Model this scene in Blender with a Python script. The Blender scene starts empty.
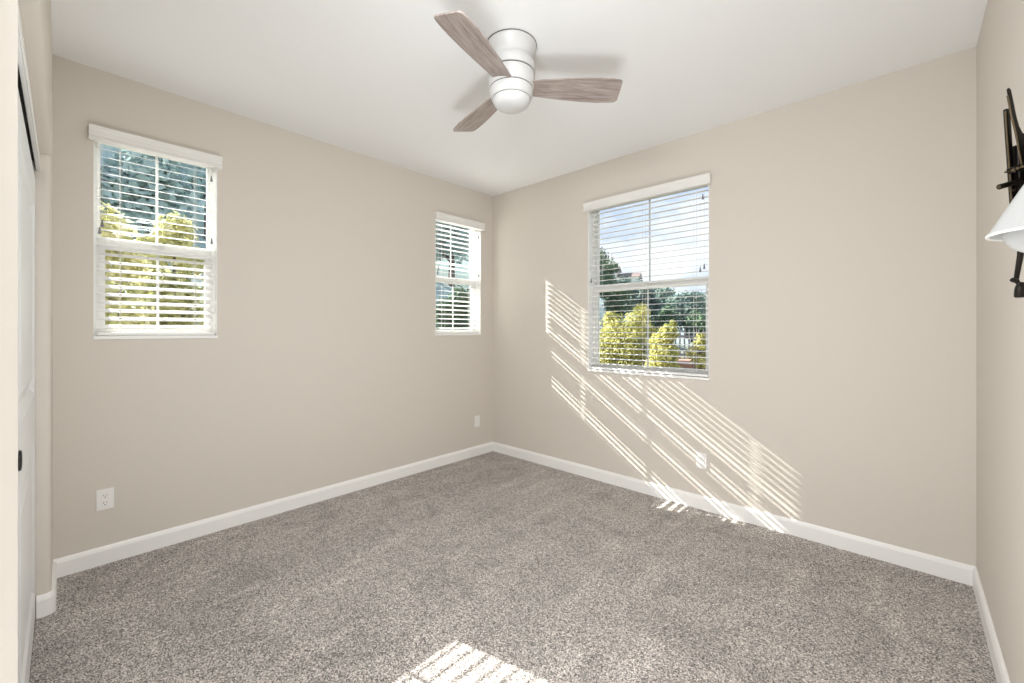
import bpy, bmesh, math, random
from mathutils import Vector, Matrix

random.seed(7)
sc = bpy.context.scene
R = math.radians

# ------------------------------------------------------------------ camera
TH = 0.75382779
CAM = Vector((3.25735793, -3.17034811, 1.29850804))
cd = bpy.data.cameras.new('camera')
cam = bpy.data.objects.new('camera', cd)
sc.collection.objects.link(cam)
cam.location = CAM
cam.rotation_euler = (R(90), 0, TH)
cd.sensor_fit = 'HORIZONTAL'
cd.sensor_width = 36.0
cd.lens = 36.0 * 420.942 / 1024.0
cd.shift_y = -(341.5 - 330.13) / 1024.0
cd.clip_start = 0.02
cd.clip_end = 500
sc.camera = cam

# ------------------------------------------------------------------ sky
w = bpy.data.worlds.new('sky')
sc.world = w
w.use_nodes = True
nt = w.node_tree
nt.nodes.clear()
out = nt.nodes.new('ShaderNodeOutputWorld')
bg = nt.nodes.new('ShaderNodeBackground')
tc = nt.nodes.new('ShaderNodeTexCoord')
sep = nt.nodes.new('ShaderNodeSeparateXYZ')
ramp = nt.nodes.new('ShaderNodeValToRGB')
ramp.color_ramp.elements[0].position = 0.02
ramp.color_ramp.elements[0].color = (0.40, 0.50, 0.66, 1)
ramp.color_ramp.elements[1].position = 0.42
ramp.color_ramp.elements[1].color = (0.22, 0.36, 0.66, 1)
mp = nt.nodes.new('ShaderNodeMapping')
mp.inputs['Scale'].default_value = (2.2, 2.2, 5.0)
mp.inputs['Location'].default_value = (0.35, 0.1, 0.6)
cl = nt.nodes.new('ShaderNodeTexNoise')
cl.inputs['Scale'].default_value = 1.6
cl.inputs['Detail'].default_value = 6
cl.inputs['Roughness'].default_value = 0.55
cr = nt.nodes.new('ShaderNodeValToRGB')
cr.color_ramp.elements[0].position = 0.40
cr.color_ramp.elements[1].position = 0.62
mix = nt.nodes.new('ShaderNodeMixRGB')
mix.inputs[2].default_value = (0.74, 0.76, 0.79, 1)
L = nt.links.new
L(tc.outputs['Generated'], sep.inputs[0])
L(sep.outputs['Z'], ramp.inputs[0])
L(tc.outputs['Generated'], mp.inputs[0])
L(mp.outputs[0], cl.inputs['Vector'])
L(cl.outputs[0], cr.inputs[0])
L(cr.outputs[0], mix.inputs[0])
L(ramp.outputs[0], mix.inputs[1])
L(mix.outputs[0], bg.inputs[0])
bg.inputs[1].default_value = 1.6
L(bg.outputs[0], out.inputs[0])

# ------------------------------------------------------------------ sun: low from the left, through the left wall's windows
sd = bpy.data.lights.new('sun', 'SUN')
sd.energy = 20.0
sd.angle = R(0.30)
sd.color = (1.0, 0.965, 0.905)
sun = bpy.data.objects.new('sun', sd)
sc.collection.objects.link(sun)
sun_dir = Vector((1.0, 1 / 3.97, -0.680))
sun.rotation_euler = sun_dir.to_track_quat('-Z', 'Y').to_euler()

# ------------------------------------------------------------------ added fill lamps: two near the camera, one in the unseen hall
def area(name, loc, aim, size, power, col):
    d = bpy.data.lights.new(name, 'AREA')
    if isinstance(size, tuple):
        d.shape = 'RECTANGLE'
        d.size, d.size_y = size
    else:
        d.shape = 'DISK'
        d.size = size
    d.energy = power
    d.color = col
    o = bpy.data.objects.new(name, d)
    sc.collection.objects.link(o)
    o.location = loc
    o.rotation_euler = Vector(aim).to_track_quat('-Z', 'Y').to_euler()
    return o
area('low_fill', (2.80, -2.56, 0.20), (-0.45, 0.7, 1.0), 0.95, 28.5, (0.96, 0.985, 1.0))  # added fill lamp near the floor, stands in for a flash
area('high_fill', (2.54, -2.68, 2.33), (-0.35, 0.75, -1.0), 0.5, 29.5, (0.96, 0.985, 1.0))  # added fill lamp under the ceiling, stands in for bounced light
area('hall_fill', (3.1, -4.2, 2.6), (0, 0, -1), 0.5, 14.0, (1.0, 0.97, 0.93))  # added fill lamp in the unseen hall

# ------------------------------------------------------------------ exposure
sc.view_settings.view_transform = 'Standard'
sc.view_settings.look = 'None'
sc.view_settings.exposure = 0.0
sc.view_settings.gamma = 1.0
sc.view_settings.use_curve_mapping = False
try:
    sc.cycles.use_denoising = True
    sc.cycles.max_bounces = 14
    sc.cycles.diffuse_bounces = 8
    sc.cycles.transparent_max_bounces = 24
    sc.cycles.sample_clamp_indirect = 6.0
except Exception:
    pass

# ================================================================== materials
def mat(name, color, rough=0.5, metal=0.0, spec=0.5):
    m = bpy.data.materials.new(name)
    m.use_nodes = True
    b = m.node_tree.nodes['Principled BSDF']
    b.inputs['Base Color'].default_value = (*color, 1)
    b.inputs['Roughness'].default_value = rough
    b.inputs['Metallic'].default_value = metal
    b.inputs['Specular IOR Level'].default_value = spec
    return m

def N(m, t, **kw):
    n = m.node_tree.nodes.new(t)
    for k, v in kw.items():
        if k in n.inputs:
            n.inputs[k].default_value = v
    return n

def lk(m, a, b):
    m.node_tree.links.new(a, b)

def bsdf(m):
    return m.node_tree.nodes['Principled BSDF']

def ramp_node(m, stops):
    r = m.node_tree.nodes.new('ShaderNodeValToRGB')
    els = r.color_ramp.elements
    while len(els) < len(stops):
        els.new(0.5)
    for e, (p, c) in zip(els, stops):
        e.position = p
        e.color = (*c, 1)
    return r

def bumped(m, scale, strength, dist, detail=2.0):
    g = N(m, 'ShaderNodeTexCoord')
    n = N(m, 'ShaderNodeTexNoise', Scale=scale, Detail=detail)
    b = N(m, 'ShaderNodeBump', Strength=strength, Distance=dist)
    lk(m, g.outputs['Object'], n.inputs['Vector'])
    lk(m, n.outputs[0], b.inputs['Height'])
    lk(m, b.outputs[0], bsdf(m).inputs['Normal'])
    return m

M_wall = bumped(mat('beige_wall_paint', (0.655, 0.610, 0.552), 0.75, 0, 0.25), 95, 0.12, 0.002)
M_ceil = bumped(mat('white_ceiling_paint', (0.855, 0.865, 0.87), 0.85, 0, 0.2), 90, 0.15, 0.002)
M_trim = mat('white_trim_paint', (0.88, 0.875, 0.86), 0.35)
M_door = bumped(mat('white_door_paint', (0.80, 0.81, 0.81), 0.4), 60, 0.05, 0.001)
M_vinyl = mat('white_vinyl', (0.82, 0.82, 0.80), 0.35)
M_slat = mat('white_blind_slat', (0.86, 0.86, 0.85), 0.4)
M_valance = mat('off_white_valance', (0.80, 0.79, 0.765), 0.45)
M_cord = mat('white_cord', (0.80, 0.79, 0.76), 0.8)
M_tassel = mat('grey_tassel', (0.22, 0.22, 0.23), 0.4)
M_plate = mat('white_plastic_plate', (0.83, 0.82, 0.80), 0.3)
M_slot = mat('dark_slot', (0.03, 0.03, 0.03), 0.6)
M_fan = mat('fan_white_enamel', (0.60, 0.60, 0.595), 0.35)
M_groove = mat('fan_seam_shade', (0.10, 0.09, 0.09), 0.6)  # dark rings put the shade of the seams into colour
M_bowl = mat('frosted_light_bowl', (0.64, 0.645, 0.645), 0.3)
bsdf(M_bowl).inputs['Subsurface Weight'].default_value = 0.2
bsdf(M_bowl).inputs['Subsurface Radius'].default_value = (0.02, 0.02, 0.02)
M_black = mat('dark_bronze_metal', (0.018, 0.014, 0.012), 0.38, 0.6)
M_brass = mat('aged_brass_edge', (0.20, 0.155, 0.10), 0.35, 0.9)
M_opal = mat('white_opal_glass', (0.54, 0.55, 0.555), 0.25)
M_rim = mat('lit_glass_rim', (0.85, 0.85, 0.84), 0.2)  # light glowing in the glass edge, put into the rim's colour
M_track = mat('dark_track_metal', (0.035, 0.033, 0.03), 0.5)
M_dark = mat('closet_interior_paint', (0.42, 0.38, 0.33), 0.9)
M_pull = mat('black_finger_pull', (0.02, 0.018, 0.016), 0.4, 0.5)

# glass: clear with a thin reflection so that daylight passes
M_glass = bpy.data.materials.new('window_glass')
M_glass.use_nodes = True
t = M_glass.node_tree
t.nodes.clear()
o_ = t.nodes.new('ShaderNodeOutputMaterial')
mx = t.nodes.new('ShaderNodeMixShader')
fr = t.nodes.new('ShaderNodeFresnel')
fr.inputs['IOR'].default_value = 1.25
tr = t.nodes.new('ShaderNodeBsdfTransparent')
tr.inputs[0].default_value = (0.97, 0.98, 0.975, 1)
gl = t.nodes.new('ShaderNodeBsdfGlossy')
gl.inputs['Roughness'].default_value = 0.02
t.links.new(fr.outputs[0], mx.inputs[0])
t.links.new(tr.outputs[0], mx.inputs[1])
t.links.new(gl.outputs[0], mx.inputs[2])
t.links.new(mx.outputs[0], o_.inputs[0])

# carpet: speckled cut pile with large patches where the pile leans
M_carpet = mat('grey_beige_carpet', (0.4, 0.35, 0.3), 0.95, 0, 0.1)
g = N(M_carpet, 'ShaderNodeTexCoord')
n1 = N(M_carpet, 'ShaderNodeTexVoronoi', Scale=270.0)          # every tuft its own yarn tone
sc1 = N(M_carpet, 'ShaderNodeSeparateColor')
r1 = ramp_node(M_carpet, [(0.0, (0.02, 0.017, 0.015)), (0.22, (0.20, 0.178, 0.162)), (0.55, (0.45, 0.408, 0.378)), (1.0, (0.98, 0.90, 0.845))])
n2 = N(M_carpet, 'ShaderNodeTexNoise', Scale=1.9, Detail=5.0, Roughness=0.65, Distortion=1.5)
r2 = ramp_node(M_carpet, [(0.36, (0.84, 0.84, 0.84)), (0.45, (0.95, 0.95, 0.95)), (0.50, (1.04, 1.04, 1.04)), (0.66, (1.12, 1.12, 1.12))])
mp2 = N(M_carpet, 'ShaderNodeMapping')                            # strokes of the vacuum cleaner
mp2.inputs['Rotation'].default_value = (0, 0, R(25))
mp2.inputs['Scale'].default_value = (9.0, 1.3, 1.0)
n4 = N(M_carpet, 'ShaderNodeTexNoise', Scale=1.0, Detail=3.0)
r4 = ramp_node(M_carpet, [(0.40, (0.95, 0.95, 0.95)), (0.58, (1.0, 1.0, 1.0)), (0.66, (1.13, 1.13, 1.13))])
mu = N(M_carpet, 'ShaderNodeMixRGB')
mu2 = N(M_carpet, 'ShaderNodeMixRGB')
for q in (mu, mu2):
    q.blend_type = 'MULTIPLY'
    q.inputs[0].default_value = 1.0
bp = N(M_carpet, 'ShaderNodeBump', Strength=0.8, Distance=0.006)
for n in (n1, n2, mp2):
    lk(M_carpet, g.outputs['Object'], n.inputs['Vector'])
lk(M_carpet, mp2.outputs[0], n4.inputs['Vector'])
lk(M_carpet, n1.outputs['Color'], sc1.inputs[0])
lk(M_carpet, sc1.outputs[0], r1.inputs[0])
lk(M_carpet, n2.outputs[0], r2.inputs[0])
lk(M_carpet, n4.outputs[0], r4.inputs[0])
lk(M_carpet, r1.outputs[0], mu.inputs[1])
lk(M_carpet, r2.outputs[0], mu.inputs[2])
lk(M_carpet, mu.outputs[0], mu2.inputs[1])
lk(M_carpet, r4.outputs[0], mu2.inputs[2])
lk(M_carpet, mu2.outputs[0], bsdf(M_carpet).inputs['Base Color'])
lk(M_carpet, n1.outputs['Distance'], bp.inputs['Height'])
lk(M_carpet, bp.outputs[0], bsdf(M_carpet).inputs['Normal'])
bsdf(M_carpet).inputs['Sheen Weight'].default_value = 0.2

# greyed oak of the fan blades, grain along local x
M_blade = mat('greyed_oak', (0.4, 0.33, 0.3), 0.35)
g = N(M_blade, 'ShaderNodeTexCoord')
mp_ = N(M_blade, 'ShaderNodeMapping')
mp_.inputs['Scale'].default_value = (2.2, 22.0, 6.0)
n1 = N(M_blade, 'ShaderNodeTexNoise', Scale=3.0, Detail=5.0, Roughness=0.65, Distortion=0.6)
r1 = ramp_node(M_blade, [(0.32, (0.21, 0.165, 0.145)), (0.5, (0.34, 0.283, 0.258)), (0.68, (0.45, 0.39, 0.365))])
lk(M_blade, g.outputs['Object'], mp_.inputs[0])
lk(M_blade, mp_.outputs[0], n1.inputs['Vector'])
lk(M_blade, n1.outputs[0], r1.inputs[0])
lk(M_blade, r1.outputs[0], bsdf(M_blade).inputs['Base Color'])

def leaf_mat(name, lo, mid, hi, transl=0.3, scale=3.0):
    m = bpy.data.materials.new(name)
    m.use_nodes = True
    tt = m.node_tree
    b = tt.nodes['Principled BSDF']
    b.inputs['Roughness'].default_value = 0.6
    b.inputs['Specular IOR Level'].default_value = 0.2
    gg = N(m, 'ShaderNodeTexCoord')
    nn = N(m, 'ShaderNodeTexNoise', Scale=scale, Detail=4.0, Roughness=0.7)
    rr = ramp_node(m, [(0.35, lo), (0.5, mid), (0.65, hi)])
    lk(m, gg.outputs['Object'], nn.inputs['Vector'])
    lk(m, nn.outputs[0], rr.inputs[0])
    lk(m, rr.outputs[0], b.inputs['Base Color'])
    tl = N(m, 'ShaderNodeBsdfTranslucent')
    lk(m, rr.outputs[0], tl.inputs[0])
    ms = N(m, 'ShaderNodeMixShader')
    ms.inputs[0].default_value = transl
    o = next(n for n in tt.nodes if n.type == 'OUTPUT_MATERIAL')
    lk(m, b.outputs[0], ms.inputs[1])
    lk(m, tl.outputs[0], ms.inputs[2])
    lk(m, ms.outputs[0], o.inputs[0])
    return m
M_yellow = leaf_mat('yellow_green_leaves', (0.28, 0.30, 0.08), (0.52, 0.50, 0.17), (0.76, 0.71, 0.34), 0.4, 4.0)
M_pale = leaf_mat('sun_washed_leaves', (0.42, 0.44, 0.18), (0.64, 0.62, 0.33), (0.85, 0.82, 0.55), 0.4, 4.0)  # paler copy of the yellow leaves, washed-out sunlight put into the colour
M_green = leaf_mat('dark_green_leaves', (0.06, 0.11, 0.07), (0.11, 0.18, 0.11), (0.20, 0.28, 0.14), 0.25, 1.2)
M_teal = leaf_mat('hazy_leaves', (0.40, 0.52, 0.50), (0.50, 0.62, 0.60), (0.60, 0.70, 0.67), 0.25, 0.8)  # distant haze put into the leaf colour as pale teal
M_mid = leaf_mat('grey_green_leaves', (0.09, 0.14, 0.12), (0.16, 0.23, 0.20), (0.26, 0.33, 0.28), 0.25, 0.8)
M_bark = mat('bark', (0.12, 0.09, 0.07), 0.9)
M_hill = mat('hazy_hillside', (0.12, 0.16, 0.12), 0.95)
g = N(M_hill, 'ShaderNodeTexCoord')
n1 = N(M_hill, 'ShaderNodeTexNoise', Scale=0.6, Detail=6.0, Roughness=0.7)
r1 = ramp_node(M_hill, [(0.35, (0.34, 0.44, 0.42)), (0.52, (0.44, 0.54, 0.51)), (0.68, (0.52, 0.58, 0.52))])  # slope tones paled to teal, haze put into the colour
lk(M_hill, g.outputs['Object'], n1.inputs['Vector'])
lk(M_hill, n1.outputs[0], r1.inputs[0])
sx = N(M_hill, 'ShaderNodeSeparateXYZ')
lk(M_hill, g.outputs['Object'], sx.inputs[0])
mr = N(M_hill, 'ShaderNodeMapRange')
mr.inputs['From Min'].default_value = -0.2
mr.inputs['From Max'].default_value = 0.5
lk(M_hill, sx.outputs['Z'], mr.inputs['Value'])
mg = N(M_hill, 'ShaderNodeMixRGB')
mg.inputs[1].default_value = (0.22, 0.20, 0.12, 1)   # dry lawn on the level ground
lk(M_hill, mr.outputs[0], mg.inputs[0])
lk(M_hill, r1.outputs[0], mg.inputs[2])
lk(M_hill, mg.outputs[0], bsdf(M_hill).inputs['Base Color'])
M_terra = mat('terracotta_paving', (0.42, 0.22, 0.15), 0.85)
M_picket = mat('grey_fence_paint', (0.40, 0.39, 0.38), 0.7)
M_stucco = bumped(mat('pale_stucco', (0.50, 0.47, 0.44), 0.9), 20, 0.2, 0.01)
M_roof = mat('brown_roof_tile', (0.22, 0.17, 0.15), 0.8)
M_pane = mat('dark_house_pane', (0.12, 0.15, 0.19), 0.15)

# ================================================================== mesh helpers
def box(bm, x0, x1, y0, y1, z0, z1):
    vs = [bm.verts.new(p) for p in ((x0, y0, z0), (x1, y0, z0), (x1, y1, z0), (x0, y1, z0), (x0, y0, z1), (x1, y0, z1), (x1, y1, z1), (x0, y1, z1))]
    fs = []
    for f in ((0, 3, 2, 1), (4, 5, 6, 7), (0, 1, 5, 4), (1, 2, 6, 5), (2, 3, 7, 6), (3, 0, 4, 7)):
        fs.append(bm.faces.new([vs[i] for i in f]))
    return vs

def prism(bm, pts, a, b, axis):
    """closed profile pts (2-tuples) swept from a to b along axis ('x','y','z')"""
    def P(p, t):
        return {'x': (t, p[0], p[1]), 'y': (p[0], t, p[1]), 'z': (p[0], p[1], t)}[axis]
    v0 = [bm.verts.new(P(p, a)) for p in pts]
    v1 = [bm.verts.new(P(p, b)) for p in pts]
    n = len(pts)
    bm.faces.new(v0)
    bm.faces.new(list(reversed(v1)))
    for i in range(n):
        bm.faces.new((v0[i], v1[i], v1[(i + 1) % n], v0[(i + 1) % n]))

def lathe(bm, prof, seg=48, c=(0, 0)):
    rings = []
    for r, z in prof:
        if r < 1e-5:
            rings.append([bm.verts.new((c[0], c[1], z))])
        else:
            rings.append([bm.verts.new((c[0] + r * math.cos(2 * math.pi * i / seg), c[1] + r * math.sin(2 * math.pi * i / seg), z)) for i in range(seg)])
    for a, b in zip(rings, rings[1:]):
        for i in range(seg):
            j = (i + 1) % seg
            if len(a) == 1 and len(b) == 1:
                continue
            if len(a) == 1:
                bm.faces.new((a[0], b[j], b[i]))
            elif len(b) == 1:
                bm.faces.new((a[i], a[j], b[0]))
            else:
                bm.faces.new((a[i], a[j], b[j], b[i]))

def tube(bm, pts, rad, seg=10):
    pts = [Vector(p) for p in pts]
    rads = rad if isinstance(rad, (list, tuple)) else [rad] * len(pts)
    rings = []
    for i, p in enumerate(pts):
        d = (pts[min(i + 1, len(pts) - 1)] - pts[max(i - 1, 0)]).normalized()
        up = Vector((0, 0, 1)) if abs(d.z) < 0.9 else Vector((1, 0, 0))
        a = d.cross(up).normalized()
        b = d.cross(a)
        rings.append([bm.verts.new(p + (a * math.cos(2 * math.pi * k / seg) + b * math.sin(2 * math.pi * k / seg)) * rads[i]) for k in range(seg)])
    for a, b in zip(rings, rings[1:]):
        for k in range(seg):
            bm.faces.new((a[k], a[(k + 1) % seg], b[(k + 1) % seg], b[k]))
    bm.faces.new(list(reversed(rings[0])))
    bm.faces.new(rings[-1])

def bar(bm, a, b, wx, wy, side=(1, 0, 0)):
    """rectangular bar between two points"""
    a, b = Vector(a), Vector(b)
    d = (b - a).normalized()
    s = Vector(side)
    s = (s - d * s.dot(d)).normalized()
    u = d.cross(s)
    v = []
    for p in (a, b):
        for i, j in ((-1, -1), (1, -1), (1, 1), (-1, 1)):
            v.append(bm.verts.new(p + s * i * wx / 2 + u * j * wy / 2))
    for f in ((0, 1, 2, 3), (7, 6, 5, 4), (0, 4, 5, 1), (1, 5, 6, 2), (2, 6, 7, 3), (3, 7, 4, 0)):
        bm.faces.new([v[i] for i in f])

def obj(name, bm, m, parent=None, bevel=0.0, smooth=False, seg=2, kind=None):
    bmesh.ops.recalc_face_normals(bm, faces=bm.faces)
    me = bpy.data.meshes.new(name)
    bm.to_mesh(me)
    bm.free()
    me.materials.append(m)
    if smooth:
        me.polygons.foreach_set('use_smooth', [True] * len(me.polygons))
    o = bpy.data.objects.new(name, me)
    sc.collection.objects.link(o)
    if parent:
        o.parent = parent
    if bevel > 0:
        bv = o.modifiers.new('bevel', 'BEVEL')
        bv.width = bevel
        bv.segments = seg
        bv.limit_method = 'ANGLE'
        bv.angle_limit = R(35)
        bv.harden_normals = False
    if smooth:
        es = o.modifiers.new('edges', 'EDGE_SPLIT')
        es.split_angle = R(38)
    if kind:
        o['kind'] = kind
    return o

def thing(name, label, cat, loc=(0, 0, 0), rotz=0.0, group=None):
    o = bpy.data.objects.new(name, None)
    o.empty_display_size = 0.1
    sc.collection.objects.link(o)
    o.location = loc
    o.rotation_euler = (0, 0, rotz)
    if label:
        o['label'] = label
        o['category'] = cat
    if group:
        o['group'] = group
    return o

def tag(o, label, cat, group=None):
    o['label'] = label
    o['category'] = cat
    if group:
        o['group'] = group
    return o

def B():
    return bmesh.new()

# ================================================================== room shell
H = 2.74
X1 = 3.5138
YF = -3.2092
WT = 0.16
AW1 = (-3.058, -2.490, 1.262, 2.406)     # window by the closet: y0, y1, z0, z1
AW2 = (-0.760, -0.180, 1.262, 2.406)     # narrow window by the corner
BW = (1.203, 2.221, 0.952, 2.406)        # wide window of the back wall: x0, x1
CX0, CX1, CZ = 0.392, 2.435, 2.10        # closet opening
DX0, DX1, DZ = 2.76, 3.45, 2.06          # doorway beside the camera

bm = B()
box(bm, -WT, X1 + 0.12, -5.3, WT, -0.12, 0.0)
obj('floor', bm, M_carpet, kind='structure')
bm = B()
box(bm, -WT, X1 + 0.12, -5.3, WT, H, H + 0.12)
obj('ceiling', bm, M_ceil, kind='structure')

bm = B()   # left wall x<0 with its two windows
ys = [YF - 0.12, AW1[0], AW1[1], AW2[0], AW2[1], WT]
for i in range(5):
    if i in (1, 3):
        a = (AW1, None, AW2)[i - 1]
        box(bm, -WT, 0, ys[i], ys[i + 1], 0, a[2])
        box(bm, -WT, 0, ys[i], ys[i + 1], a[3], H)
    else:
        box(bm, -WT, 0, ys[i], ys[i + 1], 0, H)
obj('wall_left', bm, M_wall, kind='structure')

bm = B()
box(bm, 0, BW[0], 0, WT, 0, H)
box(bm, BW[1], X1, 0, WT, 0, H)
box(bm, BW[0], BW[1], 0, WT, 0, BW[2])
box(bm, BW[0], BW[1], 0, WT, BW[3], H)
obj('wall_back', bm, M_wall, kind='structure')

bm = B()
box(bm, X1, X1 + 0.12, -5.3, WT, 0, H)
obj('wall_right', bm, M_wall, kind='structure')

bm = B()   # closet wall: return beside the left wall, header, pier, door header, all with rounded drywall corners
rr = 0.02
def rounded(x0, x1, y0, y1, side):
    pts = []
    if side == 'r':
        pts = [(x0, y0), (x0, y1)]
        for k in range(7):
            a = R(90 - 15 * k)
            pts.append((x1 - rr + rr * math.cos(a), y1 - rr + rr * math.sin(a)))
        pts.append((x1, y0))
    else:
        pts = [(x1, y1), (x1, y0), (x0, y0)]
        for k in range(7):
            a = R(180 - 15 * k)
            pts.append((x0 + rr + rr * math.cos(a), y1 - rr + rr * math.sin(a)))
    return pts
prism(bm, rounded(0, CX0, YF - 0.13, YF, 'r'), 0, CZ, 'z')
prism(bm, rounded(CX1, DX0, YF - 0.13, YF, 'l'), 0, CZ, 'z')
hp = [(YF - 0.13, CZ), (YF - 0.13, H), (YF, H)]
for k in range(7):
    a = R(-15 * k)
    hp.append((YF - rr + rr * math.cos(a), CZ + rr + rr * math.sin(a)))
prism(bm, hp, 0, DX0, 'x')
box(bm, DX0, DX1, YF - 0.13, YF, DZ, H)
box(bm, DX1, X1, YF - 0.13, YF, 0, H)
obj('wall_front', bm, M_wall, kind='structure', smooth=True)

bm = B()   # closet behind the sliding doors
box(bm, CX0 - 0.4, CX1 + 0.1, YF - 0.80, YF - 0.72, 0, H)
box(bm, CX0 - 0.45, CX0 - 0.39, YF - 0.72, YF - 0.13, 0, H)
box(bm, CX1 + 0.06, CX1 + 0.12, YF - 0.80, YF - 0.13, 0, H)
obj('wall_closet', bm, M_dark, kind='structure')
bm = B()   # hall beyond the doorway
box(bm, CX1 + 0.12, X1, -5.3, -5.2, 0, H)
box(bm, CX1 + 0.06, CX1 + 0.12, -5.2, YF - 0.80, 0, H)
obj('wall_hall', bm, M_wall, kind='structure')

# baseboards with an eased top edge
BH, BT = 0.098, 0.015
def base_profile(s):
    return [(0, 0), (s * BT, 0), (s * BT, BH - 0.022), (s * (BT - 0.005), BH - 0.008), (s * (BT - 0.010), BH), (0, BH)]
bm = B()
prism(bm, base_profile(1), YF, 0, 'y')
obj('baseboard_left', bm, M_trim, kind='structure')
bm = B()
prism(bm, [(-a, z) for a, z in base_profile(1)], BT, X1, 'x')
obj('baseboard_back', bm, M_trim, kind='structure')
bm = B()
prism(bm, [(X1 - a, z) for a, z in base_profile(1)], YF, -BT, 'y')
obj('baseboard_right', bm, M_trim, kind='structure')
bm = B()
# front: along the short return and around its rounded corner into the closet opening
path = [(BT, YF, 0, 1)]
for k in range(7):
    a = R(90 - 15 * k)
    path.append((CX0 - rr + rr * math.cos(a), YF - rr + rr * math.sin(a), math.cos(a), math.sin(a)))
path.append((CX0, YF - 0.045, 1, 0))
pr = base_profile(1)
rings = [[bm.verts.new((x + nx * p, y + ny * p, z)) for p, z in pr] for x, y, nx, ny in path]
for a, b in zip(rings, rings[1:]):
    for i in range(len(pr)):
        j = (i + 1) % len(pr)
        bm.faces.new((a[i], a[j], b[j], b[i]))
bm.faces.new(rings[0])
bm.faces.new(rings[-1])
prism(bm, [(YF + a, z) for a, z in pr], CX1 + rr, DX0 - 0.06, 'x')
obj('baseboard_front', bm, M_trim, kind='structure')

# closet head trim and track
bm = B()
box(bm, CX0, CX1, YF - 0.046, YF - 0.036, 2.018, CZ)
box(bm, CX0, CX1, YF - 0.036, YF - 0.032, 2.018, 2.028)
obj('trim_1', bm, M_trim, kind='structure', bevel=0.002)
bm = B()
box(bm, CX0, CX1, YF - 0.128, YF - 0.046, 2.06, CZ)
box(bm, CX0, CX1, YF - 0.088, YF - 0.084, 2.0, 2.06)
obj('trim_2', bm, M_track, kind='structure')

# sliding closet doors: two sunk panels each
def slab_door(name, x0, x1, yf, pull_x):
    z0, z1, th = 0.012, 1.972, 0.030
    wd = x1 - x0
    st = 0.105
    panels = [(x0 + st, x1 - st, 0.16, 0.82), (x0 + st, x1 - st, 1.02, z1 - 0.12)]
    bm = B()
    box(bm, x0, x0 + st, yf - th, yf, z0, z1)
    box(bm, x1 - st, x1, yf - th, yf, z0, z1)
    for a, b in ((z0, 0.16), (0.82, 1.02), (z1 - 0.12, z1)):
        box(bm, x0 + st, x1 - st, yf - th, yf, a, b)
    d = 0.014
    for a, b, c, e in panels:       # sloped moulding running down to a flat panel
        i = 0.036
        vo = [bm.verts.new(p) for p in ((a, yf, c), (b, yf, c), (b, yf, e), (a, yf, e))]
        vi = [bm.verts.new(p) for p in ((a + i, yf - d, c + i), (b - i, yf - d, c + i), (b - i, yf - d, e - i), (a + i, yf - d, e - i))]
        for k in range(4):
            bm.faces.new((vo[k], vo[(k + 1) % 4], vi[(k + 1) % 4], vi[k]))
        j = 0.05
        vr = [bm.verts.new(p) for p in ((a + i + j, yf - 0.002, c + i + j), (b - i - j, yf - 0.002, c + i + j), (b - i - j, yf - 0.002, e - i - j), (a + i + j, yf - 0.002, e - i - j))]
        for k in range(4):
            bm.faces.new((vi[k], vi[(k + 1) % 4], vr[(k + 1) % 4], vr[k]))
        bm.faces.new(vr)
        box(bm, a, b, yf - th, yf - th + 0.012, c, e)
    o = obj(name, bm, M_door, kind='structure')
    bm = B()
    lathe(bm, [(0.0, 0.0), (0.020, 0.0), (0.022, 0.004), (0.027, 0.0045), (0.029, 0.0), (0.029, -0.002)], 28)
    for v in bm.verts:
        v.co = Vector((pull_x + v.co.x, yf + 0.002 + v.co.z * 0.8, 0.93 + v.co.y))
    obj('finger_pull', bm, M_pull, o, smooth=True)['label'] = 'round black finger pull'
    return o
slab_door('door_1', 0.398, 1.495, YF - 0.048, 1.43)
slab_door('door_2', 1.40, 2.46, YF - 0.090, 2.33)

# doorway lining beside the camera
bm = B()
box(bm, DX0 - 0.002, DX0 + 0.016, YF - 0.132, YF + 0.002, 0, DZ)
box(bm, DX1 - 0.016, DX1 + 0.002, YF - 0.132, YF + 0.002, 0, DZ)
box(bm, DX0, DX1, YF - 0.132, YF + 0.002, DZ - 0.016, DZ + 0.002)
obj('trim_3', bm, M_trim, kind='structure')

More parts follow.
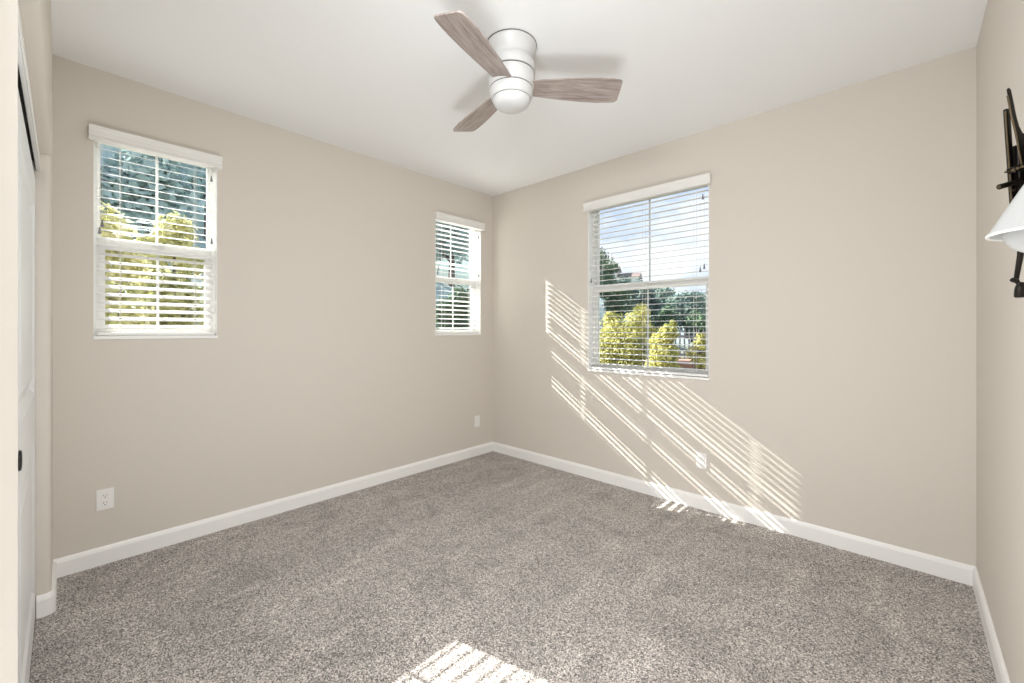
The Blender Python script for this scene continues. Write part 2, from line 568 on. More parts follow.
# ================================================================== windows
def window(name, loc, rotz, W, z0, z1, zr, f=0.020, st_up=0.012, st_low=0.030, mw=0.013):
    """local x along the wall, y outwards, opening 0..W by z0..z1, meeting rail centred on zr"""
    bm = B()
    ya, yb = 0.072, 0.150
    box(bm, 0, f, ya, yb, z0, z1)
    box(bm, W - f, W, ya, yb, z0, z1)
    box(bm, f, W - f, ya, yb, z0, z0 + f)
    box(bm, f, W - f, ya, yb, z1 - f, z1)
    root = obj(name, bm, M_vinyl, bevel=0.002, kind='structure')
    root.location = loc
    root.rotation_euler = (0, 0, rotz)
    def sash(nm, y0, y1, za, zb, st, bot, top):
        bm = B()
        box(bm, f, f + st, y0, y1, za, zb)
        box(bm, W - f - st, W - f, y0, y1, za, zb)
        box(bm, f + st, W - f - st, y0, y1, za, za + bot)
        box(bm, f + st, W - f - st, y0, y1, zb - top, zb)
        s = obj(nm, bm, M_vinyl, root, bevel=0.002)
        bm = B()
        box(bm, f + st, W - f - st, (y0 + y1) / 2 - 0.002, (y0 + y1) / 2 + 0.002, za + bot, zb - top)
        obj('glass_pane', bm, M_glass, s)
        bm = B()
        box(bm, W / 2 - mw / 2, W / 2 + mw / 2, (y0 + y1) / 2 + 0.003, (y0 + y1) / 2 + 0.009, za + bot, zb - top)
        obj('muntin', bm, M_vinyl, s)
        return s
    sash('upper_sash', 0.113, 0.143, zr - 0.025, z1 - f, st_up, 0.04, 0.012)
    low = sash('lower_sash', 0.078, 0.108, z0 + f, zr + 0.032, st_low, 0.022, 0.062)
    bm = B()
    box(bm, W / 2 - 0.03, W / 2 + 0.03, 0.066, 0.078, zr + 0.012, zr + 0.026)
    box(bm, W / 2 - 0.006, W / 2 + 0.03, 0.056, 0.066, zr + 0.016, zr + 0.024)
    obj('sash_lock', bm, M_vinyl, low, bevel=0.002)
    # stool: a thin white ledge lining the bottom of the opening
    bm = B()
    box(bm, -0.003, W + 0.003, -0.010, 0.072, z0 - 0.016, z0 + 0.003)
    obj('sill', bm, M_trim, root, bevel=0.004, seg=3)
    # white lining of the reveal sides
    bm = B()
    box(bm, 0.0, 0.003, -0.001, 0.072, z0 + 0.004, z1)
    box(bm, W - 0.003, W, -0.001, 0.072, z0 + 0.004, z1)
    obj('reveal_lining', bm, M_trim, root)
    return root

def blind(label, loc, rotz, W, z0, z1, tilts, base_tilt, pull_z, gap=0.012):
    root = thing('venetian_blind', label, 'window blind', loc, rotz, None)
    # moulded valance across the top, on the wall face, with short returns
    zv = z1 - 0.054
    prof = [(-0.002, zv - 0.014), (-0.050, zv - 0.014), (-0.050, zv - 0.004), (-0.043, zv + 0.004), (-0.043, zv + 0.030), (-0.050, zv + 0.044), (-0.053, zv + 0.058), (-0.002, zv + 0.058)]
    bm = B()
    prism(bm, prof, -0.020, W + 0.020, 'x')
    obj('valance', bm, M_valance, root, bevel=0.0015)
    bm = B()
    box(bm, 0.008, W - 0.008, 0.006, 0.058, z1 - 0.018, z1 - 0.002)
    obj('head_rail', bm, M_slat, root, bevel=0.002)
    # slats
    a0, a1 = gap, W - gap
    holes = [a0 + 0.098, a1 - 0.098] if W < 0.8 else [a0 + 0.098, W / 2, a1 - 0.098]
    zt, zb = z1 - 0.046, z0 + 0.056
    n = int(round((zt - zb) / 0.0445)) + 1
    pitch = (zt - zb) / (n - 1)
    yc = 0.034
    bm = B()
    hw = 0.025
    def arc(v):
        return 0.0016 * (1 - (v / hw) ** 2)
    for i in range(n):
        zc = zt - i * pitch
        t_ = R(base_tilt + (tilts[i] if i < len(tilts) else 0.0) + random.uniform(-0.7, 0.7))
        ct, stn = math.cos(t_), math.sin(t_)
        def P(u, v, h):
            return (u, yc + v * ct - h * stn, zc + v * stn + h * ct)
        def strip(u0, u1, va, vb, ns):
            prof = []
            for k in range(ns + 1):
                v = va + (vb - va) * k / ns
                prof.append((v, arc(v) + 0.0011))
            for k in range(ns, -1, -1):
                v = va + (vb - va) * k / ns
                prof.append((v, arc(v) - 0.0011))
            A = [bm.verts.new(P(u0, v, h)) for v, h in prof]
            Bv = [bm.verts.new(P(u1, v, h)) for v, h in prof]
            m_ = len(prof)
            for k in range(m_):
                bm.faces.new((A[k], Bv[k], Bv[(k + 1) % m_], A[(k + 1) % m_]))
            bm.faces.new(A)
            bm.faces.new(list(reversed(Bv)))
        u = a0
        for h in holes:
            strip(u, h - 0.008, -hw, hw, 4)
            strip(h - 0.008, h + 0.008, -hw, -0.010, 1)
            strip(h - 0.008, h + 0.008, 0.010, hw, 1)
            u = h + 0.008
        strip(u, a1, -hw, hw, 4)
    obj('slats', bm, M_slat, root)
    bm = B()
    box(bm, a0, a1, yc - 0.025, yc + 0.025, z0 + 0.007, z0 + 0.024)
    obj('bottom_rail', bm, M_slat, root, bevel=0.004, seg=3)
    for h in holes:
        bm = B()
        for v in (-hw - 0.002, hw + 0.002):
            tube(bm, [(h, yc + v, z1 - 0.018), (h, yc + v, z0 + 0.024)], 0.0011, 6)
        obj('ladder_cord', bm, M_cord, root)
    def pull(u, y, zt_, zend):
        bm = B()
        tube(bm, [(u, y, zt_), (u, y, zend)], 0.0010, 6)
        c = obj('pull_cord', bm, M_cord, root)
        bm = B()
        lathe(bm, [(0, zend + 0.004), (0.003, zend + 0.003), (0.0042, zend - 0.010), (0.0075, zend - 0.028), (0.0078, zend - 0.034), (0.0, zend - 0.036)], 14, (u, y))
        obj('tassel', bm, M_tassel, c, smooth=True)
    for (u, ze) in pull_z:
        pull(u, -0.004, z1 - 0.014, ze)
    return root

RA = R(90)
window('window_1', (0, AW1[0], 0), RA, AW1[1] - AW1[0], AW1[2], AW1[3], 1.790)
window('window_2', (0, AW2[0], 0), RA, AW2[1] - AW2[0], AW2[2], AW2[3], 1.795, 0.020, 0.011, 0.021, 0.009)
window('window_3', (BW[0], 0, 0), 0, BW[1] - BW[0], BW[2], BW[3], 1.665)

W1 = AW1[1] - AW1[0]
W2 = AW2[1] - AW2[0]
W3 = BW[1] - BW[0]
blind('white slatted blind at the window nearest the closet, on the left wall', (0, AW1[0], 0), RA, W1, AW1[2], AW1[3], [-5] * 13 + [3] * 14, 22,
      [(0.034, 1.905), (0.024, 1.865), (W1 - 0.032, 2.285), (W1 - 0.030, 1.885)])
pat = [-4] * 7 + [8, 8, -13, -13, 8, 8, 8, 4, 8, 7, -13, -13, -13, -13, 8, 8, 7, 0, -6]
blind('white slatted blind at the narrow window beside the room corner', (0, AW2[0], 0), RA, W2, AW2[2], AW2[3], pat, 2,
      [(0.034, 1.905), (0.024, 1.865), (W2 - 0.032, 2.285), (W2 - 0.030, 1.885)], 0.020)
blind('wide open-slatted white blind at the big window with the garden view', (BW[0], 0, 0), 0, W3, BW[2], BW[3], [0] * 14 + [-4] * 20, 6,
      [(0.034, 1.75), (W3 - 0.060, 1.755), (W3 - 0.032, 1.775), (W3 - 0.042, 2.28)])

# ================================================================== outlets
def outlet(label, loc, rotz, slots=True):
    root = thing('wall_outlet', label, 'outlet', loc, rotz)
    bm = B()
    box(bm, -0.036, 0.036, -0.0065, 0.0, -0.058, 0.058)
    obj('cover_plate', bm, M_plate, root, bevel=0.003, seg=3)
    if slots:
        for s in (-1, 1):
            bm = B()
            pts = []
            for k in range(24):
                a = 2 * math.pi * k / 24
                pts.append((max(-0.0165, min(0.0165, 0.0185 * math.cos(a))), s * 0.0205 + max(-0.0145, min(0.0145, 0.0185 * math.sin(a)))))
            prism(bm, pts, -0.0082, -0.0062, 'y')
            r = obj('receptacle', bm, M_plate, root)
            bm = B()
            for dx, hh in ((-0.0065, 0.0042), (0.0065, 0.0034)):
                box(bm, dx - 0.0011, dx + 0.0011, -0.0086, -0.0080, s * 0.0205 + 0.003 - hh, s * 0.0205 + 0.003 + hh)
            lathe_pts = [(0.0027 * math.cos(2 * math.pi * k / 12), s * 0.0205 - 0.0085 + 0.0027 * math.sin(2 * math.pi * k / 12)) for k in range(12)]
            prism(bm, lathe_pts, -0.0086, -0.0080, 'y')
            obj('slots', bm, M_slot, r)['label'] = 'dark plug slots'
        bm = B()
        prism(bm, [(0.003 * math.cos(2 * math.pi * k / 12), 0.003 * math.sin(2 * math.pi * k / 12)) for k in range(12)], -0.0078, -0.0062, 'y')
        obj('screw', bm, M_plate, root)
    else:
        for s in (-1, 1):
            bm = B()
            prism(bm, [(0.003 * math.cos(2 * math.pi * k / 12), s * 0.042 + 0.003 * math.sin(2 * math.pi * k / 12)) for k in range(12)], -0.0078, -0.0062, 'y')
            obj('screw', bm, M_plate, root)
    return root
outlet('white double outlet low on the left wall under the window nearest the closet', (0, -3.012, 0.358), RA)
outlet('blank white wall plate low on the left wall close to the room corner', (0, -0.232, 0.352), RA, False)
outlet('white double outlet under the big window, among the stripes of sunlight', (2.170, 0, 0.352), 0)

# ================================================================== ceiling fan
FX, FY = 1.792, -1.613
fan = thing('ceiling_fan', 'white three-bladed ceiling fan with grey oak blades and frosted bowl light', 'ceiling fan', (FX, FY, H))
def fz(prof):
    return [(r, z - H) for r, z in prof]
bm = B()
lathe(bm, fz([(0.0, 2.74), (0.126, 2.74), (0.127, 2.728), (0.122, 2.720), (0.116, 2.700), (0.109, 2.680), (0.106, 2.660), (0.108, 2.650)]), 64)
obj('canopy', bm, M_fan, fan, smooth=True)
bm = B()
lathe(bm, fz([(0.1265, 2.7385), (0.1288, 2.7385), (0.1288, 2.7355), (0.1265, 2.7355)]), 64)
obj('canopy_gap', bm, M_groove, fan)
bm = B()
lathe(bm, fz([(0.104, 2.652), (0.114, 2.651), (0.119, 2.644), (0.120, 2.620), (0.119, 2.600), (0.112, 2.598), (0.0, 2.598)]), 64)
obj('motor_housing', bm, M_fan, fan, smooth=True)
bm = B()
lathe(bm, fz([(0.115, 2.598), (0.1155, 2.596), (0.115, 2.592)]), 64)
obj('housing_gap', bm, M_groove, fan)
bm = B()
lathe(bm, fz([(0.0, 2.593), (0.117, 2.592), (0.1185, 2.588), (0.1175, 2.560), (0.115, 2.535), (0.1125, 2.522), (0.108, 2.520), (0.0, 2.520)]), 64)
obj('hub', bm, M_fan, fan, smooth=True)
bm = B()
lathe(bm, fz([(0.109, 2.521), (0.1095, 2.518), (0.109, 2.515)]), 64)
obj('hub_gap', bm, M_groove, fan)
bm = B()
lathe(bm, fz([(0.0, 2.517), (0.110, 2.516), (0.1115, 2.512), (0.108, 2.490), (0.103, 2.474), (0.098, 2.469), (0.0, 2.469)]), 64)
obj('light_ring', bm, M_fan, fan, smooth=True)
bm = B()
lathe(bm, fz([(0.095, 2.470), (0.0962, 2.4675), (0.0955, 2.465)]), 64)
obj('bowl_gap', bm, M_groove, fan)
bm = B()
bp_ = [(0.0, 2.467), (0.096, 2.466)]
for k in range(1, 13):
    a = R(90 * k / 12)
    bp_.append((0.096 * math.cos(a) ** 0.75 if k < 12 else 0.0, 2.466 - 0.048 * math.sin(a)))
lathe(bm, fz(bp_), 64)
obj('light_bowl', bm, M_bowl, fan, smooth=True)['label'] = 'frosted white bowl light'

def blade_mesh():
    bm = B()
    # outline: x outwards, y across
    up = [(0.095, 0.050), (0.17, 0.058), (0.26, 0.069), (0.36, 0.077), (0.45, 0.080), (0.51, 0.077), (0.543, 0.073), (0.558, 0.066), (0.564, 0.056)]
    lo = [(0.556, -0.062), (0.550, -0.071), (0.535, -0.076), (0.50, -0.079), (0.44, -0.080), (0.36, -0.076), (0.26, -0.067), (0.17, -0.056), (0.095, -0.048)]
    pts = up + lo
    top = [bm.verts.new((x, y, 0.004)) for x, y in pts]
    bot = [bm.verts.new((x, y, -0.004)) for x, y in pts]
    bm.faces.new(top)
    bm.faces.new(list(reversed(bot)))
    for i in range(len(pts)):
        j = (i + 1) % len(pts)
        bm.faces.new((top[i], bot[i], bot[j], top[j]))
    return bm
for k, a in enumerate((47.0, 166.0, -73.5)):
    b = obj('blade', blade_mesh(), M_blade, fan, bevel=0.0015)
    # clockwise edge rides high
    b.matrix_local = Matrix.Translation((0, 0, 2.532 - H)) @ Matrix.Rotation(R(a), 4, 'Z') @ Matrix.Rotation(R(-13), 4, 'X')
    b['label'] = 'greyed oak fan blade'

# ================================================================== wall lamp on the right wall
LA = Vector((3.4324, -1.6584))
lamp = thing('wall_lamp', 'dark bronze folding-arm wall lamp with white cone shade on the right wall', 'wall lamp', (LA.x, LA.y, 0), TH)
PX = 0.00231
def lp(u, v, y=0.0):
    d = 0.9725 + y
    return Vector(((u - 512) / 421.0 * d - 1.1504, y, CAM.z + (330.1 - v) / 421.0 * d))
# world +X (towards the wall) in the lamp's own frame
WX = Vector((math.cos(TH), -math.sin(TH), 0))
WY = Vector((math.sin(TH), math.cos(TH), 0))
# wall plate, a flat rounded block on the wall
bm = B()
pc = WX * (X1 - LA.x)
for s in (0,):
    vs = []
    for dx in (-0.012, 0.0):
        for dy, dz in ((-0.045, -0.10), (0.045, -0.10), (0.045, 0.10), (-0.045, 0.10)):
            vs.append(bm.verts.new(pc + WX * dx + WY * (dy - 0.02) + Vector((0, 0, 1.64 + dz))))
    for f in ((0, 1, 2, 3), (7, 6, 5, 4), (0, 4, 5, 1), (1, 5, 6, 2), (2, 6, 7, 3), (3, 7, 4, 0)):
        bm.faces.new([vs[i] for i in f])
obj('wall_plate', bm, M_black, lamp, bevel=0.004)
# stub from the plate to the clamp
bm = B()
tube(bm, [pc + WX * -0.010 + WY * -0.02 + Vector((0, 0, 1.655)), lp(1026, 172) + Vector((0, 0.0, 0))], 0.009, 14)
obj('mounting_stub', bm, M_black, lamp, smooth=True)
# straight flat arm with brass edge
bm = B()
bar(bm, lp(1006.4, 106.5, 0.006), lp(1013.6, 212, 0.006), 0.0115, 0.008)
arm1 = obj('lower_arm', bm, M_black, lamp, bevel=0.003)
bm = B()
bar(bm, lp(1005.3, 109, -0.001), lp(1012.4, 210, -0.001), 0.0016, 0.003)
obj('arm_edge', bm, M_brass, arm1)['label'] = 'thin brass edge strip'
# second arm, leaning, broadening into a curved bracket
bm = B()
o1 = [(1006.4, 87), (1008.6, 84.8), (1011.0, 87), (1013.2, 97), (1016.6, 114), (1019.4, 124), (1023.0, 131), (1031, 132), (1034, 168), (1024.5, 171), (1021.0, 152), (1016.5, 133), (1011.5, 113), (1008.2, 98)]
fa = [bm.verts.new(lp(u, v, -0.020)) for u, v in o1]
fb = [bm.verts.new(lp(u, v, -0.009)) for u, v in o1]
bm.faces.new(fa)
bm.faces.new(list(reversed(fb)))
for i in range(len(o1)):
    j = (i + 1) % len(o1)
    bm.faces.new((fa[i], fb[i], fb[j], fa[j]))
arm2 = obj('upper_arm', bm, M_black, lamp, bevel=0.0015)
bm = B()
for (a, b) in (((1007.3, 93), (1011.0, 112)), ((1011.0, 112), (1016.0, 133)), ((1016.0, 133), (1022.5, 166))):
    bar(bm, lp(a[0], a[1], -0.0215), lp(b[0], b[1], -0.0215), 0.0016, 0.003)
obj('arm_edge', bm, M_brass, arm2)
# dark block between the arms
bm = B()
bar(bm, lp(1018.6, 143, 0.004), lp(1021.5, 208, 0.004), 0.019, 0.016)
obj('spring_box', bm, M_black, lamp, bevel=0.003)
# clamp collar with screws
bm = B()
bar(bm, lp(1010.5, 169.2, -0.014), lp(1031, 162.0, -0.014), 0.016, 0.014, (0, 1, 0))
cl_ = obj('clamp', bm, M_black, lamp, bevel=0.002)
bm = B()
bm.free()
for pa, pb, rd in ((lp(1012.8, 168.4, -0.020), lp(1012.8, 168.4, -0.025), 0.0032), (lp(1017.5, 166.5, -0.020), lp(1017.5, 166.5, -0.025), 0.0032), (lp(1022.4, 164.8, -0.020), lp(1022.4, 164.8, -0.025), 0.0032),
                   (lp(1011.5, 169.5, -0.014), lp(1005.0, 170.6, -0.014), 0.0022), (lp(1010.4, 189.8, -0.004), lp(1015.0, 188.2, -0.004), 0.0022)):
    bm = B()
    tube(bm, [pa, pb], rd, 10)
    obj('clamp_screw', bm, M_brass, cl_)
# peg crossing the arms, with a pointed brass tip
bm = B()
tube(bm, [lp(999.2, 185.4), lp(1030, 176.5)], [0.0062, 0.0066], 14)
peg = obj('pivot_peg', bm, M_black, lamp, smooth=True)
bm = B()
tube(bm, [lp(1000.6, 185.0), lp(998.8, 185.5), lp(996.4, 186.2)], [0.0045, 0.0036, 0.0012], 12)
obj('peg_tip', bm, M_brass, peg, smooth=True)
# hanging rod with thumb knob and counterweight
bm = B()
tube(bm, [lp(1021.5, 206, 0.004), lp(1020.5, 254, 0.004), lp(1016.2, 279, 0.004), lp(1019.5, 285, 0.004)], [0.0055, 0.0055, 0.0045, 0.0042], 12)
rod = obj('drop_rod', bm, M_black, lamp, smooth=True)
bm = B()
tube(bm, [lp(1012.2, 279.2, -0.001), lp(1016.6, 280.4, -0.001)], [0.0050, 0.0058], 12)
obj('thumb_knob', bm, M_black, rod, smooth=True)
bm = B()
wc = lp(1021.0, 290, 0.004)
lathe(bm, [(0.0, wc.z + 0.020), (0.0045, wc.z + 0.019), (0.009, wc.z + 0.010), (0.0105, wc.z + 0.002), (0.0112, wc.z - 0.014), (0.009, wc.z - 0.0165), (0.0, wc.z - 0.017)], 24, (wc.x, wc.y))
obj('counterweight', bm, M_black, lamp, smooth=True)
# cone shade with an opal bowl under it
SC = (-0.269, -0.285)
bm = B()
lathe(bm, [(0.010, 1.5810), (0.014, 1.5770), (0.070, 1.4670), (0.072, 1.4635), (0.071, 1.4615), (0.068, 1.4625), (0.013, 1.5700)], 64, SC)
shade = obj('lamp_shade', bm, M_opal, lamp, smooth=True)
shade['label'] = 'white cone shade'
bm = B()
lathe(bm, [(0.0705, 1.4645), (0.0725, 1.4655), (0.0735, 1.4635), (0.0725, 1.4612), (0.0700, 1.4612), (0.0690, 1.4630), (0.0705, 1.4645)], 64, SC)
obj('shade_rim', bm, M_rim, shade, smooth=True)
bm = B()
bp_ = []
for k in range(0, 13):
    a = R(90 * k / 12)
    bp_.append((0.053 * math.cos(a) if k < 12 else 0.0, 1.4645 - 0.040 * math.sin(a)))
lathe(bm, bp_ + [(0.0, 1.4635)], 48, SC)
obj('diffuser_bowl', bm, M_opal, shade, smooth=True)
# arm from the clamp down to the top of the shade
bm = B()
lathe(bm, [(0.0, 1.6000), (0.010, 1.5980), (0.0125, 1.5900), (0.0125, 1.5780), (0.0, 1.5770)], 24, SC)
tube(bm, [(SC[0], SC[1], 1.5900), (SC[0] + 0.045, SC[1] + 0.03, 1.6220), lp(1036, 192, -0.06), lp(1030, 186, -0.004)], 0.0055, 12)
obj('shade_arm', bm, M_black, lamp, smooth=True)

# ================================================================== outdoors
bm = B()
gx0, gx1, gy0, gy1 = -110, 60, -60, 140
nx, ny = 85, 100
def hill_h(x, y):
    t_ = max(0.0, -x - 6.5)
    h = min(t_ * 0.55, 11.0 + 0.12 * t_)
    q = min(1.0, max(0.0, (y - 14.0) / 20.0))
    h *= 1.0 - 0.42 * q * q * (3 - 2 * q)
    h += 0.9 * math.sin(x * 0.21 + 1.3) * math.cos(y * 0.17) * min(1, t_ / 8)
    h = max(h, 0.02) - 0.05
    # the near garden is flat; it rises gently far beyond the fence
    if y > 18:
        h += min((y - 18) * 0.025, 2.0)
    return h - 0.35
vv = [[bm.verts.new((gx0 + (gx1 - gx0) * i / nx, gy0 + (gy1 - gy0) * j / ny, hill_h(gx0 + (gx1 - gx0) * i / nx, gy0 + (gy1 - gy0) * j / ny))) for j in range(ny + 1)] for i in range(nx + 1)]
for i in range(nx):
    for j in range(ny):
        bm.faces.new((vv[i][j], vv[i + 1][j], vv[i + 1][j + 1], vv[i][j + 1]))
obj('ground', bm, M_hill, smooth=True, kind='structure')

def leaves(bm, lumps, n, size, squash=0.75):
    tot = sum(l[3] ** 2 for l in lumps)
    for cx, cy, cz, r in lumps:
        for _ in range(int(n * r * r / tot)):
            d = Vector((random.gauss(0, 1), random.gauss(0, 1), random.gauss(0, 1))).normalized()
            rad = r * (random.random() ** 0.35) * random.uniform(0.85, 1.12)
            p = Vector((cx + d.x * rad, cy + d.y * rad, cz + d.z * rad * 1.05))
            nrm = (d + Vector((random.uniform(-.9, .9), random.uniform(-.9, .9), random.uniform(-.3, 1.0)))).normalized()
            a = nrm.orthogonal().normalized()
            a = (Matrix.Rotation(random.uniform(0, 6.28), 3, nrm) @ a)
            b = nrm.cross(a)
            s = size * random.uniform(0.6, 1.25)
            bm.faces.new([bm.verts.new(p + q) for q in (a * s, b * s * squash * 0.6, -a * s, -b * s * squash * 0.6)])

def raw(name, bm, m, parent):
    me = bpy.data.meshes.new(name)
    bm.to_mesh(me)
    bm.free()
    me.materials.append(m)
    o = bpy.data.objects.new(name, me)
    sc.collection.objects.link(o)
    o.parent = parent
    return o

def shrub(label, loc, lumps, n, size, m, kind='shrub', group=None, name='garden_shrub'):
    z = hill_h(loc[0], loc[1])
    root = thing(name, label, kind, (loc[0], loc[1], z), 0, group)
    bm = B()
    leaves(bm, lumps, n, size)
    raw('foliage', bm, m, root)
    bm = B()
    for cx, cy, cz, r in lumps:
        tube(bm, [(cx * 0.25, cy * 0.25, -0.05), (cx * 0.7, cy * 0.7, cz * 0.5), (cx, cy, cz)], [0.05, 0.035, 0.012], 7)
    raw('stems', bm, M_bark, root)
    return root

# sunlit yellow-green shrubs outside the big window
shrub('tall yellow-green shrub outside the big window, left of its muntin', (-2.75, 8.0),
      [(-0.62, 0, 1.35, 0.42), (-0.42, 0.1, 1.85, 0.36), (-0.15, -0.1, 1.5, 0.45), (0.42, 0, 1.85, 0.42), (0.52, 0.1, 2.22, 0.22), (-0.48, 0, 2.1, 0.16), (0.2, -0.2, 1.25, 0.5), (-0.5, -0.2, 0.85, 0.5), (0.3, 0, 0.7, 0.55), (0.68, 0.1, 1.5, 0.34)], 9000, 0.055, M_yellow)
shrub('rounded yellow-green shrub outside the big window, right of its muntin', (-1.04, 6.8),
      [(-0.1, 0, 1.35, 0.28), (0.12, 0, 1.6, 0.22), (0.05, -0.1, 1.1, 0.34), (-0.1, 0, 0.75, 0.36), (0.1, 0, 0.6, 0.34), (0.22, 0, 1.82, 0.10)], 5000, 0.055, M_yellow)
shrub('small yellow-green sapling seen at the right edge of the big window', (-0.72, 8.3),
      [(0.0, 0, 1.3, 0.20), (-0.2, 0, 1.05, 0.18), (0.22, 0.1, 1.1, 0.2), (0.05, 0, 0.85, 0.22), (0.02, 0, 1.5, 0.12)], 1300, 0.05, M_yellow)
shrub('low pale green plant just under the big window', (-1.05, 4.2),
      [(0.0, 0, 0.62, 0.16), (0.14, 0, 0.80, 0.12), (-0.12, 0.05, 0.5, 0.16), (0.05, 0, 0.35, 0.2)], 800, 0.045, M_yellow)
shrub('dark green hedge bush behind the yellow shrubs', (-4.2, 10.8),
      [(-1.2, 0, 0.7, 0.6), (-0.3, 0, 0.7, 0.65), (0.4, 0.1, 0.65, 0.5)], 4500, 0.08, M_green)
# sunlit hedge beyond the left wall's windows
hz = [(-3.1, -2.95, 2.75, M_pale, 'sunny yellow-green hedge shrub outside the window nearest the closet, leftmost of three'),
      (-4.35, -2.15, 3.05, M_pale, 'sunny yellow-green hedge shrub outside the window nearest the closet, middle of three'),
      (-3.1, -1.55, 2.45, M_pale, 'sunny yellow-green hedge shrub outside the window nearest the closet, rightmost of three'),
      (-3.3, 1.15, 2.2, M_green, 'green shrub outside the narrow corner window, nearer its left edge'),
      (-3.3, 2.2, 2.3, M_green, 'green shrub outside the narrow corner window, nearer its right edge')]
for hx_, y, top, mm, lab in hz:
    k = top / 2.6
    shrub(lab, (hx_, y), [(-0.1, -0.2, 2.35 * k, 0.24), (0.1, 0.05, 2.6 * k, 0.26), (0.0, 0.22, 2.3 * k, 0.24), (-0.2, -0.08, 1.9 * k, 0.38), (0.2, 0.08, 1.75 * k, 0.38), (0, -0.06, 1.4 * k, 0.40), (0.1, 0.06, 1.0 * k, 0.40), (-0.1, 0, 0.7 * k, 0.40), (0.05, 0, 0.4 * k, 0.38)], 8000, 0.06, mm)

# trees on the hillside
def tree_mesh(seed, h, n, size):
    random.seed(seed)
    lumps = []
    for _ in range(11):
        a = random.uniform(0, 6.28)
        q = random.uniform(0.1, 1.0)
        lumps.append((math.cos(a) * q * h * 0.30, math.sin(a) * q * h * 0.30, h * random.uniform(0.38, 0.86), h * random.uniform(0.13, 0.22)))
    bm = B()
    leaves(bm, lumps, n, size, 0.9)
    me = bpy.data.meshes.new('crown')
    bm.to_mesh(me)
    bm.free()
    bm = B()
    tube(bm, [(0, 0, -0.4), (0.05, 0, h * 0.25), (0, 0.05, h * 0.6)], [h * 0.04, h * 0.03, h * 0.015], 8)
    for cx, cy, cz, r in lumps[:4]:
        tube(bm, [(0, 0, h * 0.25), (cx * 0.6, cy * 0.6, cz * 0.85), (cx, cy, cz)], [h * 0.02, h * 0.013, h * 0.006], 6)
    mt = bpy.data.meshes.new('trunk')
    bm.to_mesh(mt)
    bm.free()
    mt.materials.append(M_bark)
    return me, mt
protos = []
for i in range(5):
    cme, tme = tree_mesh(30 + i, 5.0, 3600, 0.17)
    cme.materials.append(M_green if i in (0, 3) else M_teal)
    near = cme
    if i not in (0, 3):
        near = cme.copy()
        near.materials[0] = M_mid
    protos.append((cme, tme, near))
random.seed(21)
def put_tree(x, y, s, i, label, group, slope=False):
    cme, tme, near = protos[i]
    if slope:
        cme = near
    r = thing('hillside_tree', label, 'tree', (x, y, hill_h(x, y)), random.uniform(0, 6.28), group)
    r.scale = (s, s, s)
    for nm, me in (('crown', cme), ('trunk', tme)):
        c = bpy.data.objects.new(nm, me)
        sc.collection.objects.link(c)
        c.parent = r
# beyond the big window: (x, y, scale, prototype)
spots_b = [(-12.9, 22, 0.72, 0), (-9.2, 18.8, 0.56, 0), (-6.9, 20.2, 0.56, 3), (-4.4, 19.4, 0.50, 0), (-9.6, 23.8, 0.62, 1), (-6.6, 24.2, 0.66, 2), (-4.0, 23.2, 0.50, 0), (-16.0, 28, 0.8, 0),
           (-12.4, 28.5, 0.70, 1), (-8.8, 28.6, 0.70, 4), (-5.9, 28.6, 0.55, 3), (-17.2, 34, 0.74, 2), (-13.2, 34, 0.76, 4), (-9.4, 34, 0.70, 2), (-21.5, 33, 0.75, 0), (-17, 40, 0.74, 1), (-13.0, 40.5, 0.66, 4)]
for i, (x, y, s, k) in enumerate(spots_b):
    if k in (0, 3):
        put_tree(x, y, s, k, 'dark green tree on the slope seen through the big window', 'dark green trees on the slope', True)
    else:
        put_tree(x, y, s, k, 'grey-green tree on the slope seen through the big window', 'grey-green trees on the slope', True)
# beyond the left wall's windows
got = []
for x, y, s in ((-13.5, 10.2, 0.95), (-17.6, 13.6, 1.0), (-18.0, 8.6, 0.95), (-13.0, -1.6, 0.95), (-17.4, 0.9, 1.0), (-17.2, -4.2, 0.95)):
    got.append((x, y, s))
    put_tree(x, y, s, 1 + len(got) % 2, 'hazy blue-green tree on the hillside seen through the left wall windows', 'trees beyond the left wall windows')
tries = 0
while len(got) < 16 and tries < 4000:
    tries += 1
    x, y, s = random.uniform(-24, -10), random.uniform(-8, 17), random.uniform(0.75, 1.0)
    if all((x - a) ** 2 + (y - b) ** 2 > (2.15 * (s + c)) ** 2 for a, b, c in got):
        got.append((x, y, s))
        put_tree(x, y, s, random.choice((1, 2, 4)), 'hazy blue-green tree on the hillside seen through the left wall windows', 'trees beyond the left wall windows')

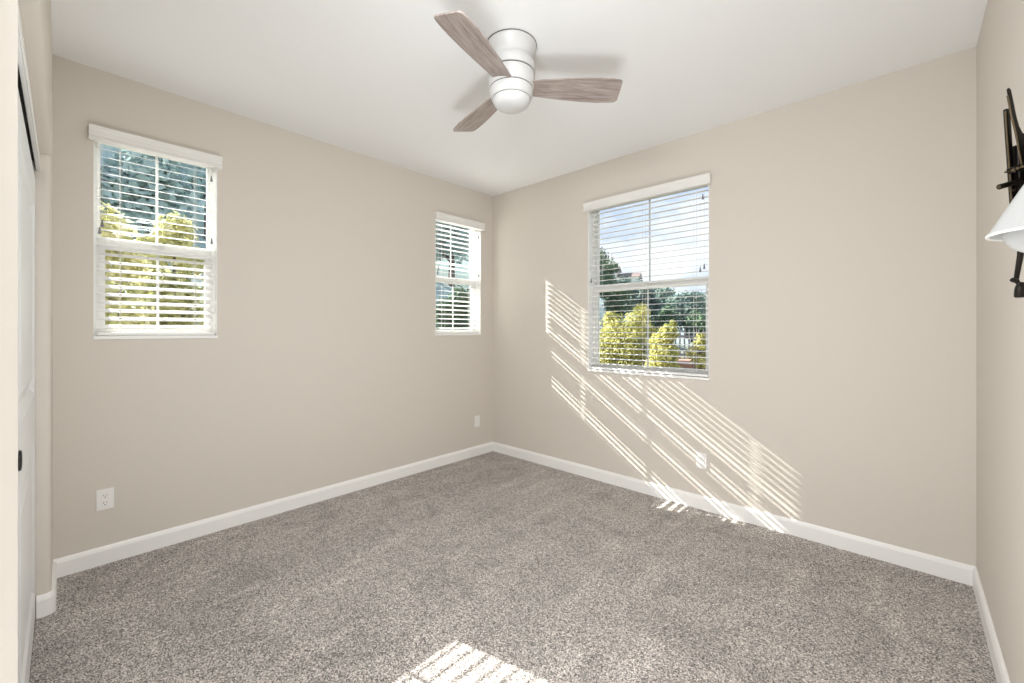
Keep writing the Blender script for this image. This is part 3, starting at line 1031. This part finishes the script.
# picket fence at the far end of the garden
fence = thing('picket_fence', 'grey picket fence between the garden and the dark trees', 'fence', (-6.0, 15.6, hill_h(-6, 15.6)))
bm = B()
for z in (0.55, 1.35):
    box(bm, 0, 9.0, -0.02, 0.02, z, z + 0.09)
obj('rail', bm, M_picket, fence)
pm = None
for i in range(45):
    if pm is None:
        bm = B()
        prism(bm, [(-0.035, 0.05), (0.035, 0.05), (0.035, 1.66), (0.0, 1.74), (-0.035, 1.66)], -0.05, -0.022, 'y')
        o = obj('picket', bm, M_picket, fence)
        pm = o
    else:
        o = pm.copy()
        sc.collection.objects.link(o)
        o.parent = fence
    o.location = (0.1 + 0.2 * i, 0, 0)

# terracotta terrace and its low wall
bm = B()
box(bm, -5.2, 2.0, 12.0, 14.6, -0.6, 0.10)
tt_ = obj('garden_terrace', bm, M_terra, bevel=0.02)
tag(tt_, 'terracotta paved terrace step in front of the picket fence', 'terrace')

# house on the hill
hx, hy_ = -41.0, 78.0
hs = 0.80
house = thing('hillside_house', 'pale house with brown roof high on the hill beyond the big window', 'house', (hx, hy_, hill_h(hx, hy_) - 0.4), R(20))
house.scale = (hs, hs, hs)
bm = B()
box(bm, -4.5, 4.5, -3.0, 3.0, 0, 4.2)
box(bm, -4.5, -0.8, -3.2, 3.0, 4.2, 6.2)
obj('walls', bm, M_stucco, house)
bm = B()
prism(bm, [(-3.6, 6.2), (3.4, 6.2), (0.0, 7.6)], -5.0, -0.4, 'x')
prism(bm, [(-3.4, 4.2), (3.4, 4.2), (0.0, 5.6)], -0.8, 5.0, 'x')
obj('roof', bm, M_roof, house)
for (wx_, wz) in ((-3.6, 4.8), (-1.9, 4.8), (-3.4, 1.8), (-0.6, 1.6), (2.2, 1.6)):
    bm = B()
    box(bm, wx_ - 0.5, wx_ + 0.5, -3.24, -2.98, wz - 0.55, wz + 0.55)
    obj('window', bm, M_pane, house)
bm = B()
tube(bm, [(-2.6, 0, 7.4), (-2.6, 0, 11.0)], [0.12, 0.05], 8)
obj('mast', bm, M_roof, house)
